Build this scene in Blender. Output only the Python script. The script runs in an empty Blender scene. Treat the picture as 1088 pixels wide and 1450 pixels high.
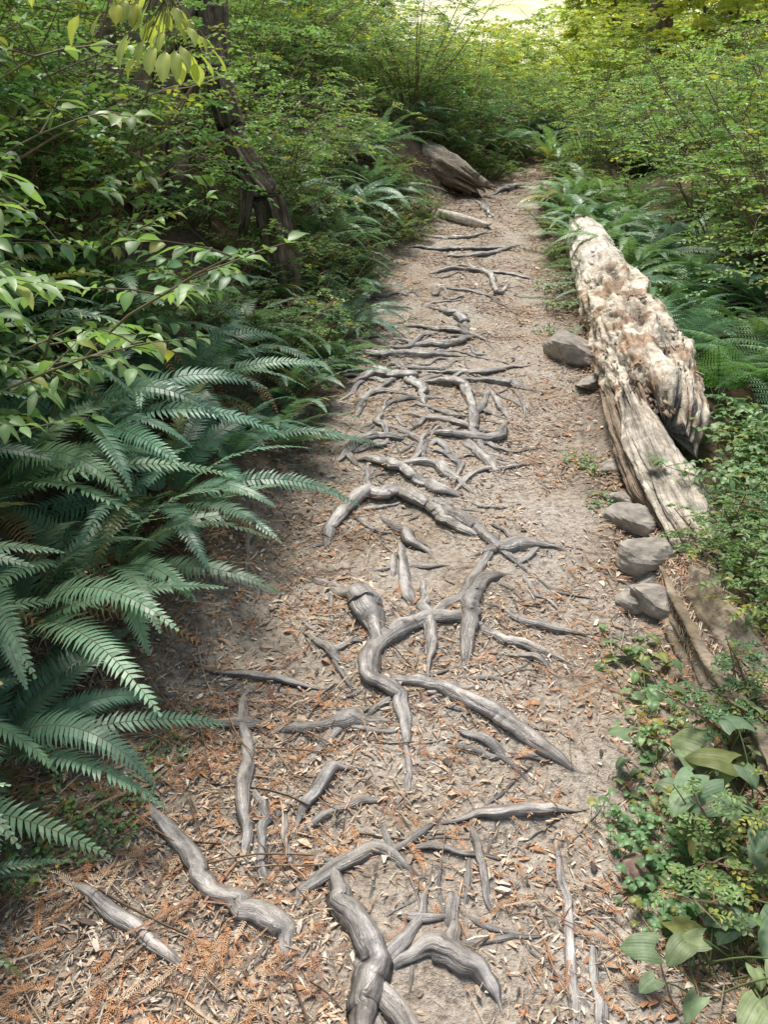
import bpy, math, random
import numpy as np
from mathutils import Vector, noise, Matrix
rnd=random.Random(7)
SL=math.tan(math.radians(8)); PITCH=math.radians(23); FPX=1138.0
CAMZ=1.515
cP,sP=math.cos(PITCH),math.sin(PITCH)
def ray(u,v):
    cx=(u-544)/FPX; cy=(725-v)/FPX
    return Vector((cx, cP+cy*sP, -sP+cy*cP))
def P(u,v,h=0.0):
    """trail survey: point on the trail slope (raised h)"""
    d=ray(u,v); t=(h-CAMZ)/(d.z-SL*d.y)
    return Vector((0,0,CAMZ))+d*t
def PY(u,v,y):
    d=ray(u,v); return Vector((0,0,CAMZ))+d*(y/d.y)
def proj(p):
    q=Vector(p)-Vector((0,0,CAMZ))
    dz=q.y*cP-q.z*sP; up=q.y*sP+q.z*cP
    if dz<=0.05: return (0,0,dz)
    return (544+FPX*q.x/dz,725-FPX*up/dz,dz)
ED=[(1450,-230,1010),(1250,-130,965),(1130,40,940),(1000,250,915),(900,330,895),(750,410,865),(600,430,825),(500,480,795),(400,535,782),(330,590,775),(280,650,772),(245,715,778)]
ys=[];xls=[];xrs=[]
for v,a,b in ED:
    pa=P(a,v);pb=P(b,v); ys.append(pa.y);xls.append(pa.x);xrs.append(pb.x)
ys.append(ys[-1]+2);xls.append(xrs[-1]+.45);xrs.append(xrs[-1]+.9)
ys.append(ys[-1]+4);xls.append(xrs[-1]+2.0);xrs.append(xrs[-1]+2.2)
def lerp_tab(y,xs):
    if y<=ys[0]: return xs[0]
    for i in range(1,len(ys)):
        if y<ys[i]:
            t=(y-ys[i-1])/(ys[i]-ys[i-1]); return xs[i-1]+(xs[i]-xs[i-1])*t
    return xs[-1]
def XL(y): return lerp_tab(y,xls)
def XR(y): return lerp_tab(y,xrs)
def base(y):
    if y<13: return SL*y
    if y<24:
        t=y-13; return SL*13+SL*(t-t*t/22)
    z=SL*13+SL*5.5
    if y>40:
        t=min(y,95)-40; z+=.30*t*min(1,t/12)  # far slope added behind the gap to give a bright backdrop
    return z
def N(x,y,s,o=0.0): return noise.noise(Vector((x*s+o,y*s-o,o*1.7)))
ROOTPTS={}
def mound(x,y):
    ci,cj=int(math.floor(x/.12)),int(math.floor(y/.12)); best=0
    for i in (ci-1,ci,ci+1):
        for j in (cj-1,cj,cj+1):
            for (a,b,r) in ROOTPTS.get((i,j),()):
                d=math.hypot(x-a,y-b)/(r*2.3+.004)
                if d<1:
                    h=r*.48*(1-d*d)**2
                    if h>best: best=h
    return best
def G0(x,y):
    z=base(y)
    l=XL(y);r=XR(y)
    dl=l-x; dr=x-r
    dl+=0.10*N(x,y,2.2,5); dr+=0.06*N(x,y,2.6,9)
    am=0.02
    if dl>0:
        bk=.42+.22*min(1,max(0,(y-1.5)/2.5)); fd=1.0 if y<10.5 else max(.12,1-(y-10.5)/4)
        z+=fd*(bk*(1-math.exp(-(dl/0.85)**1.5))+0.16*min(dl,9)); am=0.05
    if dr>0:
        z+=0.07*(1-math.exp(-(dr/.2)**2))-0.22*math.exp(-((dr-.95)/.35)**2)+0.10*max(0,min(dr-1.2,9)); am=0.04
    return z+am*N(x,y,1.7,1)+0.015*N(x,y,6,2)
def G(x,y,fine=True):
    z=G0(x,y)
    if fine: z+=0.006*N(x,y,19,3)+mound(x,y)
    return z

class MB:
    def __init__(s): s.V=[];s.F=[];s.U=[];s.C=[];s.M=[]
    def v(s,p,uv=(0,0),c=(1,1,1)):
        s.V.append((p[0],p[1],p[2]));s.U.append(uv);s.C.append((c[0],c[1],c[2],1.0));return len(s.V)-1
    def f(s,*i,m=0): s.F.append(tuple(i));s.M.append(m)
    def mesh(s,name,mats,smooth=True):
        me=bpy.data.meshes.new(name); me.from_pydata(s.V,[],s.F)
        for m in mats: me.materials.append(m)
        me.polygons.foreach_set("material_index",s.M)
        me.polygons.foreach_set("use_smooth",[smooth]*len(s.F))
        li=np.empty(len(me.loops),dtype=np.int32); me.loops.foreach_get("vertex_index",li)
        uv=me.uv_layers.new(name="UVMap"); uv.data.foreach_set("uv",np.array(s.U,dtype=np.float32)[li].ravel())
        ca=me.color_attributes.new("Col","FLOAT_COLOR","POINT"); ca.data.foreach_set("color",np.array(s.C,dtype=np.float32).ravel())
        me.update(); return me
def obj(name,me,loc=(0,0,0),rot=(0,0,0),sc=1.0):
    o=bpy.data.objects.new(name,me); bpy.context.scene.collection.objects.link(o)
    o.location=loc;o.rotation_euler=rot
    o.scale=(sc,sc,sc) if not hasattr(sc,'__len__') else sc
    return o
# ---------------------------------------------------------------- materials
def newmat(n):
    m=bpy.data.materials.new(n); m.use_nodes=True; nt=m.node_tree; nt.nodes.clear()
    out=nt.nodes.new("ShaderNodeOutputMaterial"); b=nt.nodes.new("ShaderNodeBsdfPrincipled")
    nt.links.new(b.outputs[0],out.inputs[0]); return m,nt,b,out
def nd(nt,t,**k):
    n=nt.nodes.new(t)
    for a,b in k.items(): setattr(n,a,b)
    return n
def noi(nt,vec,scale,detail=4,rough=.55,dist=0):
    n=nd(nt,"ShaderNodeTexNoise"); n.inputs["Scale"].default_value=scale;n.inputs["Detail"].default_value=detail
    n.inputs["Roughness"].default_value=rough;n.inputs["Distortion"].default_value=dist
    if vec is not None: nt.links.new(vec,n.inputs["Vector"])
    return n.outputs["Fac"]
def ramp(nt,fac,stops):
    r=nd(nt,"ShaderNodeValToRGB"); e=r.color_ramp.elements
    while len(e)<len(stops): e.new(0.5)
    for i,(p,c) in enumerate(stops): e[i].position=p; e[i].color=(c[0],c[1],c[2],1)
    nt.links.new(fac,r.inputs[0]); return r.outputs[0]
def mix(nt,f,a,b,mode='MIX'):
    m=nd(nt,"ShaderNodeMix",data_type='RGBA',blend_type=mode)
    if isinstance(f,(int,float)): m.inputs[0].default_value=f
    else: nt.links.new(f,m.inputs[0])
    for s,i in ((a,6),(b,7)):
        if isinstance(s,tuple): m.inputs[i].default_value=(s[0],s[1],s[2],1)
        else: nt.links.new(s,m.inputs[i])
    return m.outputs[2]
def bump(nt,h,b,strength=.5,dist=.01):
    n=nd(nt,"ShaderNodeBump"); n.inputs["Strength"].default_value=strength;n.inputs["Distance"].default_value=dist
    nt.links.new(h,n.inputs["Height"]); nt.links.new(n.outputs[0],b.inputs["Normal"])
def leafmat(name,trans=.35,rough=.45,spec=.5,tint=(1.25,1.35,.6),veins=False):
    m,nt,b,out=newmat(name)
    at=nd(nt,"ShaderNodeAttribute",attribute_name="Col"); oi=nd(nt,"ShaderNodeObjectInfo")
    c2=ramp(nt,oi.outputs["Random"],[(0,(.84,.92,1.08)),(1,(1.5,1.26,1.2))])
    c=mix(nt,1.0,at.outputs["Color"],c2,'MULTIPLY')
    if veins:
        uv=nd(nt,"ShaderNodeUVMap"); sx=nd(nt,"ShaderNodeSeparateXYZ"); nt.links.new(uv.outputs[0],sx.inputs[0])
        ma=nd(nt,"ShaderNodeMath",operation='MULTIPLY'); ma.inputs[1].default_value=60; nt.links.new(sx.outputs[0],ma.inputs[0])
        si=nd(nt,"ShaderNodeMath",operation='SINE'); nt.links.new(ma.outputs[0],si.inputs[0])
        c=mix(nt,ramp(nt,si.outputs[0],[(.7,(0,0,0)),(1,(.5,.5,.5))]),c,mix(nt,1.0,c,(.85,.87,.85),'MULTIPLY'))
        tc=nd(nt,"ShaderNodeTexCoord"); c=mix(nt,.7,c,ramp(nt,noi(nt,tc.outputs["Object"],40,3),[(.35,(.7,.75,.65)),(.65,(1.25,1.2,1.15))]),'MULTIPLY')
        bump(nt,si.outputs[0],b,.15,.0012)
    nt.links.new(c,b.inputs["Base Color"]); b.inputs["Roughness"].default_value=rough
    b.inputs["Specular IOR Level"].default_value=spec
    t=nd(nt,"ShaderNodeBsdfTranslucent"); nt.links.new(mix(nt,1.0,c,tint,'MULTIPLY'),t.inputs[0])
    ms=nd(nt,"ShaderNodeMixShader"); ms.inputs[0].default_value=trans
    nt.links.new(b.outputs[0],ms.inputs[1]);nt.links.new(t.outputs[0],ms.inputs[2]);nt.links.new(ms.outputs[0],out.inputs[0])
    return m
M_leaf=leafmat("leaf_small",.36,.45,.45); M_fern=leafmat("fern_leaf",.25,.42,.5,(1.2,1.3,.65)); M_broad=leafmat("leaf_broad",.38,.42,.5)
M_lily=leafmat("leaf_lily",.3,.45,.3,veins=True)
def stemmat():
    m,nt,b,o=newmat("stem_bark"); at=nd(nt,"ShaderNodeAttribute",attribute_name="Col")
    nt.links.new(at.outputs["Color"],b.inputs["Base Color"]); b.inputs["Roughness"].default_value=.8; return m
M_stem=stemmat()
def woodmat(name,dark,mid,light,su=9,sv=5,bs=.7,rough=.6,useCol=True,bd=.012,cracks=False,rl=(.30,.44,.66)):
    m,nt,b,o=newmat(name)
    uv=nd(nt,"ShaderNodeUVMap"); mp=nd(nt,"ShaderNodeMapping"); mp.inputs["Scale"].default_value=(su,sv,1)
    nt.links.new(uv.outputs[0],mp.inputs[0])
    g=noi(nt,mp.outputs[0],2.2,4,.62,.6)
    tc=nd(nt,"ShaderNodeTexCoord"); g2=noi(nt,tc.outputs["Object"],30,3,.65); g3=noi(nt,tc.outputs["Object"],3.0,2)
    c=ramp(nt,g,[(rl[0],dark),(rl[1],mid),(rl[2],light)])
    c=mix(nt,.6,c,ramp(nt,g2,[(.3,(.5,.47,.44)),(.7,(1.35,1.33,1.3))]),'MULTIPLY')
    c=mix(nt,.7,c,ramp(nt,g3,[(.35,(.68,.64,.6)),(.65,(1.2,1.2,1.2))]),'MULTIPLY')
    if cracks:
        vo=nd(nt,"ShaderNodeTexVoronoi",feature='DISTANCE_TO_EDGE'); vo.inputs["Scale"].default_value=1.0
        m2=nd(nt,"ShaderNodeMapping"); m2.inputs["Scale"].default_value=(9,2.2,1); nt.links.new(uv.outputs[0],m2.inputs[0])
        ds=nd(nt,"ShaderNodeVectorMath",operation='ADD'); sc_=nd(nt,"ShaderNodeVectorMath",operation='SCALE'); sc_.inputs[3].default_value=1.6
        nz=nd(nt,"ShaderNodeTexNoise"); nz.inputs["Scale"].default_value=1.4; nt.links.new(m2.outputs[0],nz.inputs["Vector"])
        nt.links.new(nz.outputs["Color"],sc_.inputs[0]); nt.links.new(m2.outputs[0],ds.inputs[0]); nt.links.new(sc_.outputs[0],ds.inputs[1]); nt.links.new(ds.outputs[0],vo.inputs["Vector"])
        c=mix(nt,ramp(nt,vo.outputs["Distance"],[(0,(.6,.6,.6)),(.035,(0,0,0))]),c,(.14,.10,.07))
        c=mix(nt,ramp(nt,noi(nt,tc.outputs["Object"],7,4,.7),[(.60,(0,0,0)),(.66,(.55,.55,.55))]),c,(.38,.32,.26))
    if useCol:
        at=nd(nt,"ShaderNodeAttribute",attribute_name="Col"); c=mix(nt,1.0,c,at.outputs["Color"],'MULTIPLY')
    nt.links.new(c,b.inputs["Base Color"]); b.inputs["Roughness"].default_value=rough
    ad=nd(nt,"ShaderNodeMath",operation='ADD'); nt.links.new(g,ad.inputs[0]); 
    mu=nd(nt,"ShaderNodeMath",operation='MULTIPLY'); nt.links.new(g2,mu.inputs[0]); mu.inputs[1].default_value=.45
    nt.links.new(mu.outputs[0],ad.inputs[1]); bump(nt,ad.outputs[0],b,bs,bd)
    return m
M_root=woodmat("root_wood",(.10,.09,.078),(.27,.26,.245),(.43,.425,.41),6,4,.8,.38,True,.010,False,(.30,.40,.66))
M_log=woodmat("log_wood",(.36,.315,.265),(.64,.59,.52),(.80,.77,.71),13,2.2,1.0,.75,True,.02,True)
M_bark=woodmat("bark",(.035,.03,.027),(.115,.095,.078),(.25,.21,.17),10,1.5,1.0,.85,True,.03)
M_duff=woodmat("log_duff",(.13,.11,.09),(.25,.215,.175),(.36,.315,.26),5,5,1.0,.9,True,.02)
def groundmat(name):
    m,nt,b,o=newmat(name); tc=nd(nt,"ShaderNodeTexCoord"); pos=tc.outputs["Object"]
    n1=noi(nt,pos,3.0,3,.6); n2=noi(nt,pos,50,4,.75)
    ct=ramp(nt,n1,[(.3,(.35,.285,.225)),(.5,(.44,.39,.335)),(.72,(.50,.46,.415))])
    cg=ramp(nt,n1,[(.3,(.08,.06,.042)),(.55,(.14,.105,.075)),(.75,(.20,.155,.11))])
    at=nd(nt,"ShaderNodeAttribute",attribute_name="Col"); se=nd(nt,"ShaderNodeSeparateColor"); nt.links.new(at.outputs["Color"],se.inputs[0])
    c=mix(nt,se.outputs[0],cg,ct)
    c=mix(nt,.95,c,ramp(nt,n2,[(.32,(.42,.37,.33)),(.5,(1,.97,.94)),(.68,(1.4,1.36,1.3))]),'MULTIPLY')
    c=mix(nt,se.outputs[1],c,ramp(nt,noi(nt,pos,.35,4,.7),[(.35,(.58,.60,.30)),(.6,(.84,.80,.60))]))  # pale cream on the added far slope stands in for background glow
    nt.links.new(c,b.inputs["Base Color"]); b.inputs["Roughness"].default_value=.95
    b.inputs["Specular IOR Level"].default_value=.15
    bump(nt,n2,b,1.0,.016)
    return m
M_ground=groundmat("trail_soil")
def simplecol(name,rough=.8,bumpS=None,bs=.5,det=4):
    m,nt,b,o=newmat(name); at=nd(nt,"ShaderNodeAttribute",attribute_name="Col")
    c=at.outputs["Color"]
    if det:
        tc=nd(nt,"ShaderNodeTexCoord"); f=noi(nt,tc.outputs["Object"],bumpS or 60,det)
        c=mix(nt,.7,c,ramp(nt,f,[(.3,(.6,.58,.55)),(.7,(1.3,1.3,1.3))]),'MULTIPLY'); bump(nt,f,b,bs,.01)
    nt.links.new(c,b.inputs["Base Color"]); b.inputs["Roughness"].default_value=rough; return m
M_litter=simplecol("litter",.8,90,.3,2); M_rock=simplecol("rock",.9,25,.9)
# ---------------------------------------------------------------- tubes
def catmull(pts,vals,step):
    out=[];ov=[]
    n=len(pts)
    for i in range(n-1):
        p0=pts[max(i-1,0)];p1=pts[i];p2=pts[i+1];p3=pts[min(i+2,n-1)]
        k=max(2,int((p2-p1).length/step))
        for j in range(k):
            t=j/k; t2=t*t;t3=t2*t
            out.append(.5*((2*p1)+(p2-p0)*t+(2*p0-5*p1+4*p2-p3)*t2+(3*p1-p0-3*p2+p3)*t3))
            q=t*t*(3-2*t); ov.append(vals[i]*(1-q)+vals[i+1]*q)
    out.append(pts[-1].copy());ov.append(vals[-1]); return out,ov
def rings(mb,pts,rad,sides,sec,col=(1,1,1),mat=0,colf=None):
    n=len(pts);s=0;rows=[]
    for i in range(n):
        t=(pts[min(i+1,n-1)]-pts[max(i-1,0)]).normalized()
        up=Vector((0,0,1)) if abs(t.z)<.93 else Vector((0,1,0))
        sd=t.cross(up).normalized(); u2=sd.cross(t)
        if i: s+=(pts[i]-pts[i-1]).length
        row=[]
        for k in range(sides+1):
            th=-math.pi/2+2*math.pi*(k%sides)/sides
            m,ax,hz=sec(th,s,i)
            p=pts[i]+sd*(math.cos(th)*rad[i]*m)+u2*(math.sin(th)*rad[i]*m*hz)+t*ax
            c=col if colf is None else colf(th,s,i,p,m)
            row.append(mb.v(p,(k/sides,s),c))
        rows.append(row)
    for i in range(n-1):
        for k in range(sides): mb.f(rows[i][k],rows[i][k+1],rows[i+1][k+1],rows[i+1][k],m=mat)
    for row,fl in ((rows[0],1),(rows[-1],0)):
        c=sum((Vector(mb.V[q]) for q in row[:-1]),Vector())/sides; ci=mb.v(c,(.5,s),mb.C[row[0]][:3])
        for k in range(sides):
            a,b=row[k],row[k+1]; mb.f(*((ci,b,a) if fl else (ci,a,b)),m=mat)
ROOTS=[
[(215,1150,22),(262,1195,34),(300,1245,38),(345,1290,42),(395,1322,46),(410,1370,18)],
[(90,1245,8),(130,1275,24),(180,1312,28),(250,1358,18)],
[(468,1225,20),(490,1275,42),(515,1335,50),(530,1400,52),(515,1450,52),(490,1520,46)],
[(525,1395,30),(560,1440,36),(600,1500,36)],
[(405,1292,10),(450,1240,24),(500,1212,28),(545,1208,24),(595,1236,8)],
[(545,1212,16),(585,1186,15),(620,1160,5)],
[(540,1160,6),(545,1185,12),(555,1210,12)],
[(560,1345,22),(588,1300,16),(612,1250,5)],
[(575,1368,20),(620,1345,44),(655,1355,44),(690,1395,28),(705,1425,10)],
[(640,1285,10),(634,1345,30)],
[(795,1160,6),(790,1230,15),(805,1300,18),(815,1380,21),(822,1480,24)],
[(838,1350,14),(852,1460,30)],
[(342,1000,16),(352,1060,26),(344,1120,30),(352,1180,20),(338,1240,8)],
[(350,1105,14),(370,1170,20),(382,1265,10)],
[(290,1018,10),(345,1022,22)],
[(412,1175,8),(435,1130,22),(455,1100,26),(490,1090,10)],
[(395,1036,5),(440,1022,22),(490,1018,32),(540,1020,12)],
[(645,1164,10),(700,1152,24),(750,1140,24),(820,1140,6)],
[(560,966,20),(600,972,24),(640,986,28),(700,1018,32),(760,1055,26),(825,1088,8)],
[(705,872,14),(650,880,24),(600,880,28),(555,905,32),(530,930,32),(530,960,32),(560,990,26),(575,1030,20),(580,1070,10)],
[(578,1060,10),(575,1110,11),(558,1142,4)],
[(598,830,10),(608,880,24),(606,965,8)],
[(725,812,12),(685,818,26),(660,850,26),(660,900,24),(660,950,8)],
[(700,770,10),(670,815,18),(645,850,18),(600,872,14)],
[(478,845,18),(515,862,50),(535,908,26)],
[(570,778,12),(577,838,22)],
[(438,902,10),(460,920,20),(480,945,10)],
[(300,955,10),(340,962,16),(390,965,18),(450,972,6)],
[(655,882,12),(730,903,20),(805,936,6)],
[(712,925,6),(760,930,18),(785,950,6)],
[(652,955,6),(700,959,9)],
[(640,1030,6),(690,1050,18),(745,1095,5)],
[(462,778,10),(475,735,26),(520,702,32),(580,706,30),(630,735,26),(695,768,10)],
[(540,705,10),(600,715,20),(660,742,22),(755,812,5)],
[(680,782,8),(730,770,28),(785,776,8)],
[(548,735,10),(575,762,24)],
[(700,855,5),(760,880,16),(830,892,5)],
[(478,652,6),(520,625,18),(575,620,7)],
[(498,648,8),(560,665,20),(605,688,20),(660,702,6)],
[(560,660,8),(620,663,16),(660,692,6)],
[(600,613,6),(650,620,18),(700,620,16),(718,596,5)],
[(660,622,8),(690,655,16)],
[(520,655,6),(528,695,10)],
[(590,650,10),(602,618,8)],
[(495,542,10),(550,532,22),(590,546,18),(603,575,6)],
[(590,540,8),(650,550,18),(668,575,14),(668,612,8)],
[(655,538,8),(720,545,14),(748,553,5)],
[(600,520,5),(680,528,12),(748,517,4)],
[(513,580,6),(530,558,10),(578,562,5)],
[(465,530,8),(540,538,10)],
[(498,488,6),(530,505,12),(590,500,14),(655,500,5)],
[(555,478,5),(620,486,12),(695,470,4)],
[(575,460,5),(640,465,11),(695,482,4)],
[(615,436,5),(655,450,16),(660,455,6)],
[(575,350,4),(650,353,8),(735,351,4)],
[(640,372,4),(690,390,9),(706,416,8),(722,400,3)],
[(615,366,4),(680,362,8),(732,349,4)],
[(600,387,4),(660,384,8),(757,396,4)],
[(700,274,4),(725,266,9),(748,264,4)],
[(575,590,5),(640,600,11),(705,612,4)],
[(535,600,5),(590,622,10),(600,652,5)],
[(690,560,6),(672,600,12),(690,640,6)],
[(540,520,4),(620,516,8),(640,508,4)],
[(548,575,5),(540,600,9),(552,625,4)],
[(610,640,5),(650,655,9),(640,690,4)],
[(675,285,3),(690,300,8),(698,305,4)],
[(590,330,4),(650,338,7),(700,330,3)],
[(620,408,3),(660,412,6),(700,420,3)],
[(720,590,4),(706,570,9),(690,548,4)],
]
ROOTJOBS=[]
def add_root(pix,tone,lift=.20,tail=True):
    pix=list(pix)
    if tail and pix[0][1]<1440:
        for e in (0,-1):
            a=pix[e]; b=pix[1] if e==0 else pix[-2]
            if a[1]>1440: continue
            d=math.hypot(a[0]-b[0],a[1]-b[1])+1e-6; ex=(a[2]*1.5+14*(a[1]/900))*rnd.uniform(.8,1.5)
            ang=rnd.uniform(-.3,.3); dx,dy=(a[0]-b[0])/d,(a[1]-b[1])/d
            q=(a[0]+ex*(dx*math.cos(ang)-dy*math.sin(ang)),a[1]+ex*(dy*math.cos(ang)+dx*math.sin(ang))*.8,max(2,a[2]*.4))
            pix=[q]+pix if e==0 else pix+[q]
    pts=[];rs=[]
    for (u,v,w) in pix:
        if v<700: w=w*1.22+1.0
        p=P(u,v,.012); pts.append(p); dz=proj(p)[2]; rs.append(.5*w*dz/FPX*.94)
    step=min(max(.009,min(rs)*1.1),.024)
    c,r=catmull(pts,rs,step); n=len(c); o=rnd.uniform(0,50); L=0
    for i in range(n):
        if i: L+=(c[i]-c[i-1]).length
        wob=r[i]*1.1+.007
        c[i].x+=wob*N(L*6,o,1)+.38*wob*N(L*20,o,1); c[i].y+=wob*N(L*6,o+9,1)+.38*wob*N(L*20,o+4,1)
        if c[i].y<9: ROOTPTS.setdefault((int(math.floor(c[i].x/.12)),int(math.floor(c[i].y/.12))),[]).append((c[i].x,c[i].y,r[i]))
    ROOTJOBS.append((c,r,o,tone,lift))
def build_root(c,r,o,tone,lift):
    n=len(c);L=0
    for i in range(n):
        if i: L+=(c[i]-c[i-1]).length
        e=min(1,min(i,n-1-i)/max(1,n*.2))
        z=G0(c[i].x,c[i].y)+.006*N(c[i].x,c[i].y,19,3)+.004+r[i]*(lift+.34)+r[i]*.42*N(L*6,o+3,1)
        z-=(1-e)**1.6*(r[i]*1.3+.004)
        c[i].z=z; r[i]*=(1+.24*N(L*10,o+5,1)+.08*N(L*34,o+6,1))*(.5+.5*e)
    mb=MB(); fl=rnd.uniform(.62,.85); ph=rnd.uniform(0,6.28); kr=rnd.choice([3,4,5])
    def sec(th,s,i):
        m=1+.09*math.sin(2*th+ph+1.2*s)+.07*math.sin(kr*th+ph*2+3*N(s*5,o,1)+s*2.5)+.04*math.sin(9*th+ph+4*N(s*4,o+3,1))
        m+=.22*noise.noise(Vector((math.cos(th)*1.3,math.sin(th)*1.3,s*11+o)))+.08*noise.noise(Vector((math.cos(th)*4,math.sin(th)*4,s*20+o)))
        return m,0,fl
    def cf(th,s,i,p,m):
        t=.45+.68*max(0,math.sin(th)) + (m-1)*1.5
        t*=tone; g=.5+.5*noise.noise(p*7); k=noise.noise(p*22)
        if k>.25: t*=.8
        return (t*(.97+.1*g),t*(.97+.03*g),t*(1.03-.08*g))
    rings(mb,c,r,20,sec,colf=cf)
    obj("tree_root",mb.mesh("tree_root",[M_root]))
for R in ROOTS:
    add_root(R,rnd.uniform(.85,1.25))
    for q in range(rnd.choice([1,2,2,3])):
        i=rnd.randint(0,len(R)-2); t=rnd.random(); a=R[i];b=R[i+1]
        u=a[0]+(b[0]-a[0])*t; v=a[1]+(b[1]-a[1])*t; w=(a[2]+(b[2]-a[2])*t)*rnd.uniform(.25,.55)
        ang=math.atan2(b[1]-a[1],b[0]-a[0])+rnd.choice([-1,1])*rnd.uniform(.3,.8)+(math.pi if rnd.random()<.4 else 0)
        Lp=rnd.uniform(45,140)*(v/900); b2=rnd.uniform(-.6,.6)
        p1=(u+Lp*.5*math.cos(ang),v+Lp*.4*math.sin(ang),w*.8); p2=(p1[0]+Lp*.5*math.cos(ang+b2),p1[1]+Lp*.4*math.sin(ang+b2),w*.35)
        if v>380: add_root([(u,v,w),p1,p2],rnd.uniform(.75,1.15),.18,False)
for k in range(80):
    if k<52: v=rnd.uniform(410,730); u=rnd.uniform(480,660); a=rnd.gauss(0,.35)
    else: v=rnd.uniform(720,1300); u=rnd.uniform(340,780); a=rnd.choice([rnd.gauss(0,.4),rnd.gauss(1.4,.4)])
    Lp=rnd.uniform(50,150)*(v/750); w=rnd.uniform(4,13)*(v/750)
    add_root([(u,v,w*.5),(u+Lp*.33*math.cos(a),v+Lp*.3*math.sin(a)+rnd.uniform(-9,9),w),(u+Lp*.66*math.cos(a),v+Lp*.5*math.sin(a)+rnd.uniform(-9,9),w*.8),(u+Lp*math.cos(a),v+Lp*.7*math.sin(a),w*.3)],rnd.uniform(.7,1.15),rnd.uniform(-.05,.25),False)
for j in ROOTJOBS: build_root(*j)
# ---------------------------------------------------------------- ground + trail
def tmask(x,y):
    l=XL(y);r=XR(y); d=min(x-l,r-x)+.12*N(x,y,4,31)
    if y>12.3: d=min(d,12.6-y)
    m=max(0,min(1,(d+.22)/.34))
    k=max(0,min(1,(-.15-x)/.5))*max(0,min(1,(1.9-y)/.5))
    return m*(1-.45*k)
def spaced(a,b,n,c,k):
    t=np.linspace(-1,1,n); s=np.sinh(k*t)/math.sinh(k); return [c+(b-c)*q if q>0 else c+(c-a)*q for q in s]
mb=MB(); gx=spaced(-90,90,240,.3,4.8)
gy=[-6+i*.5 for i in range(12)]
y=0.0
while y<120: gy.append(y); y+=0.035+0.012*y
nx=len(gx)
for yy in gy:
    l=XL(yy);r=XR(yy)
    for xx in gx:
        z=G(xx,yy)
        if yy<13.0 and l+.02<xx<r-.02: z-=0.06
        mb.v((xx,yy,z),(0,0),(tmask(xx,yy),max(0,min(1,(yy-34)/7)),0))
for j in range(len(gy)-1):
    for i in range(nx-1):
        a=j*nx+i; mb.f(a,a+1,a+nx+1,a+nx)
obj("ground",mb.mesh("ground",[M_ground]))
mb=MB(); ty=[];y=-.8
while y<13.3: ty.append(y); y+=0.012+0.006*max(0,y)
NX=150
for yy in ty:
    l=XL(yy)-.1;r=XR(yy)+.1
    for i in range(NX):
        s=i/(NX-1); xx=l+(r-l)*s
        e=min(s,1-s)*(r-l); z=G(xx,yy)+0.004+.005*N(xx,yy,45,4)-(0.07*(1-e/.1) if e<.1 else 0)
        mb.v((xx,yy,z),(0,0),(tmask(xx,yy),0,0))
for j in range(len(ty)-1):
    for i in range(NX-1):
        a=j*NX+i; mb.f(a,a+1,a+NX+1,a+NX)
obj("trail",mb.mesh("trail",[M_ground]))
# ---------------------------------------------------------------- litter
mb=MB()
def lcol(orange=.28):
    q=rnd.random()
    if q<orange: c=(.54,.28,.145)
    elif q<.56: c=(.64,.47,.33)
    elif q<.80: c=(.76,.66,.54)
    elif q<.91: c=(.40,.32,.25)
    else: c=(.14,.10,.08)
    k=rnd.uniform(.62,1.12); return (c[0]*k,c[1]*k,c[2]*k)
def litter_pos():
    while True:
        v=rnd.random(); y=.3+12*v**1.9
        l=XL(y)-.6; r=XR(y)+.3
        x=rnd.uniform(l,r)
        d=.46+.9*N(x,y,2.3,20)+.5*N(x,y,7,21)
        edge=min(abs(x-l-.4),abs(r-x)); d+=.5*math.exp(-edge/.28)
        if x<XL(y)+.9 and y<2.2: d+=.35
        if rnd.random()<d: return x,y
def corner_pos():
    return rnd.uniform(-1.15,-.05)-abs(rnd.gauss(0,.05)), rnd.uniform(.35,1.75)
def chip(x,y):
    z=G(x,y)+.006+rnd.uniform(0,.004); a=rnd.uniform(0,6.283)
    q=rnd.random()
    if q<.50: L=rnd.uniform(.003,.011);W=L*rnd.uniform(.2,.5)
    elif q<.76: L=rnd.uniform(.008,.020);W=L*rnd.uniform(.12,.38)
    elif q<.96: L=rnd.uniform(.015,.045);W=rnd.uniform(.0009,.0028)
    else: L=rnd.uniform(.014,.030);W=L*rnd.uniform(.25,.5)
    L*=1+.10*y; W*=1+.10*y
    tx=rnd.gauss(0,.12); ty_=rnd.gauss(0,.25); d=Vector((math.cos(a),math.sin(a),tx)); s=Vector((-math.sin(a),math.cos(a),ty_))
    e=min(x-XL(y),XR(y)-x)
    p=Vector((x,y,z)); c=lcol(.16 if e>.35 else .34); cu=Vector((0,0,rnd.uniform(-.05,.18)*L)); j=[rnd.uniform(-.25,.25) for _ in range(6)]
    i0=mb.v(p-d*L*(.5+j[0])-s*W*.3,(0,0),c);i1=mb.v(p-d*L*(.5+j[1])+s*W*.4,(0,0),c)
    i2=mb.v(p+s*W*(.55+j[2])+cu+d*L*j[4],(0,0),c);i3=mb.v(p-s*W*(.5+j[3])+cu+d*L*j[5],(0,0),c)
    i4=mb.v(p+d*L*(.5+j[2])+s*W*.2,(0,0),c);i5=mb.v(p+d*L*(.5+j[3])-s*W*.15,(0,0),c)
    mb.f(i0,i3,i2,i1);mb.f(i3,i5,i4,i2)
for k in range(98000): chip(*litter_pos())
for k in range(12000): chip(*corner_pos())
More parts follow.
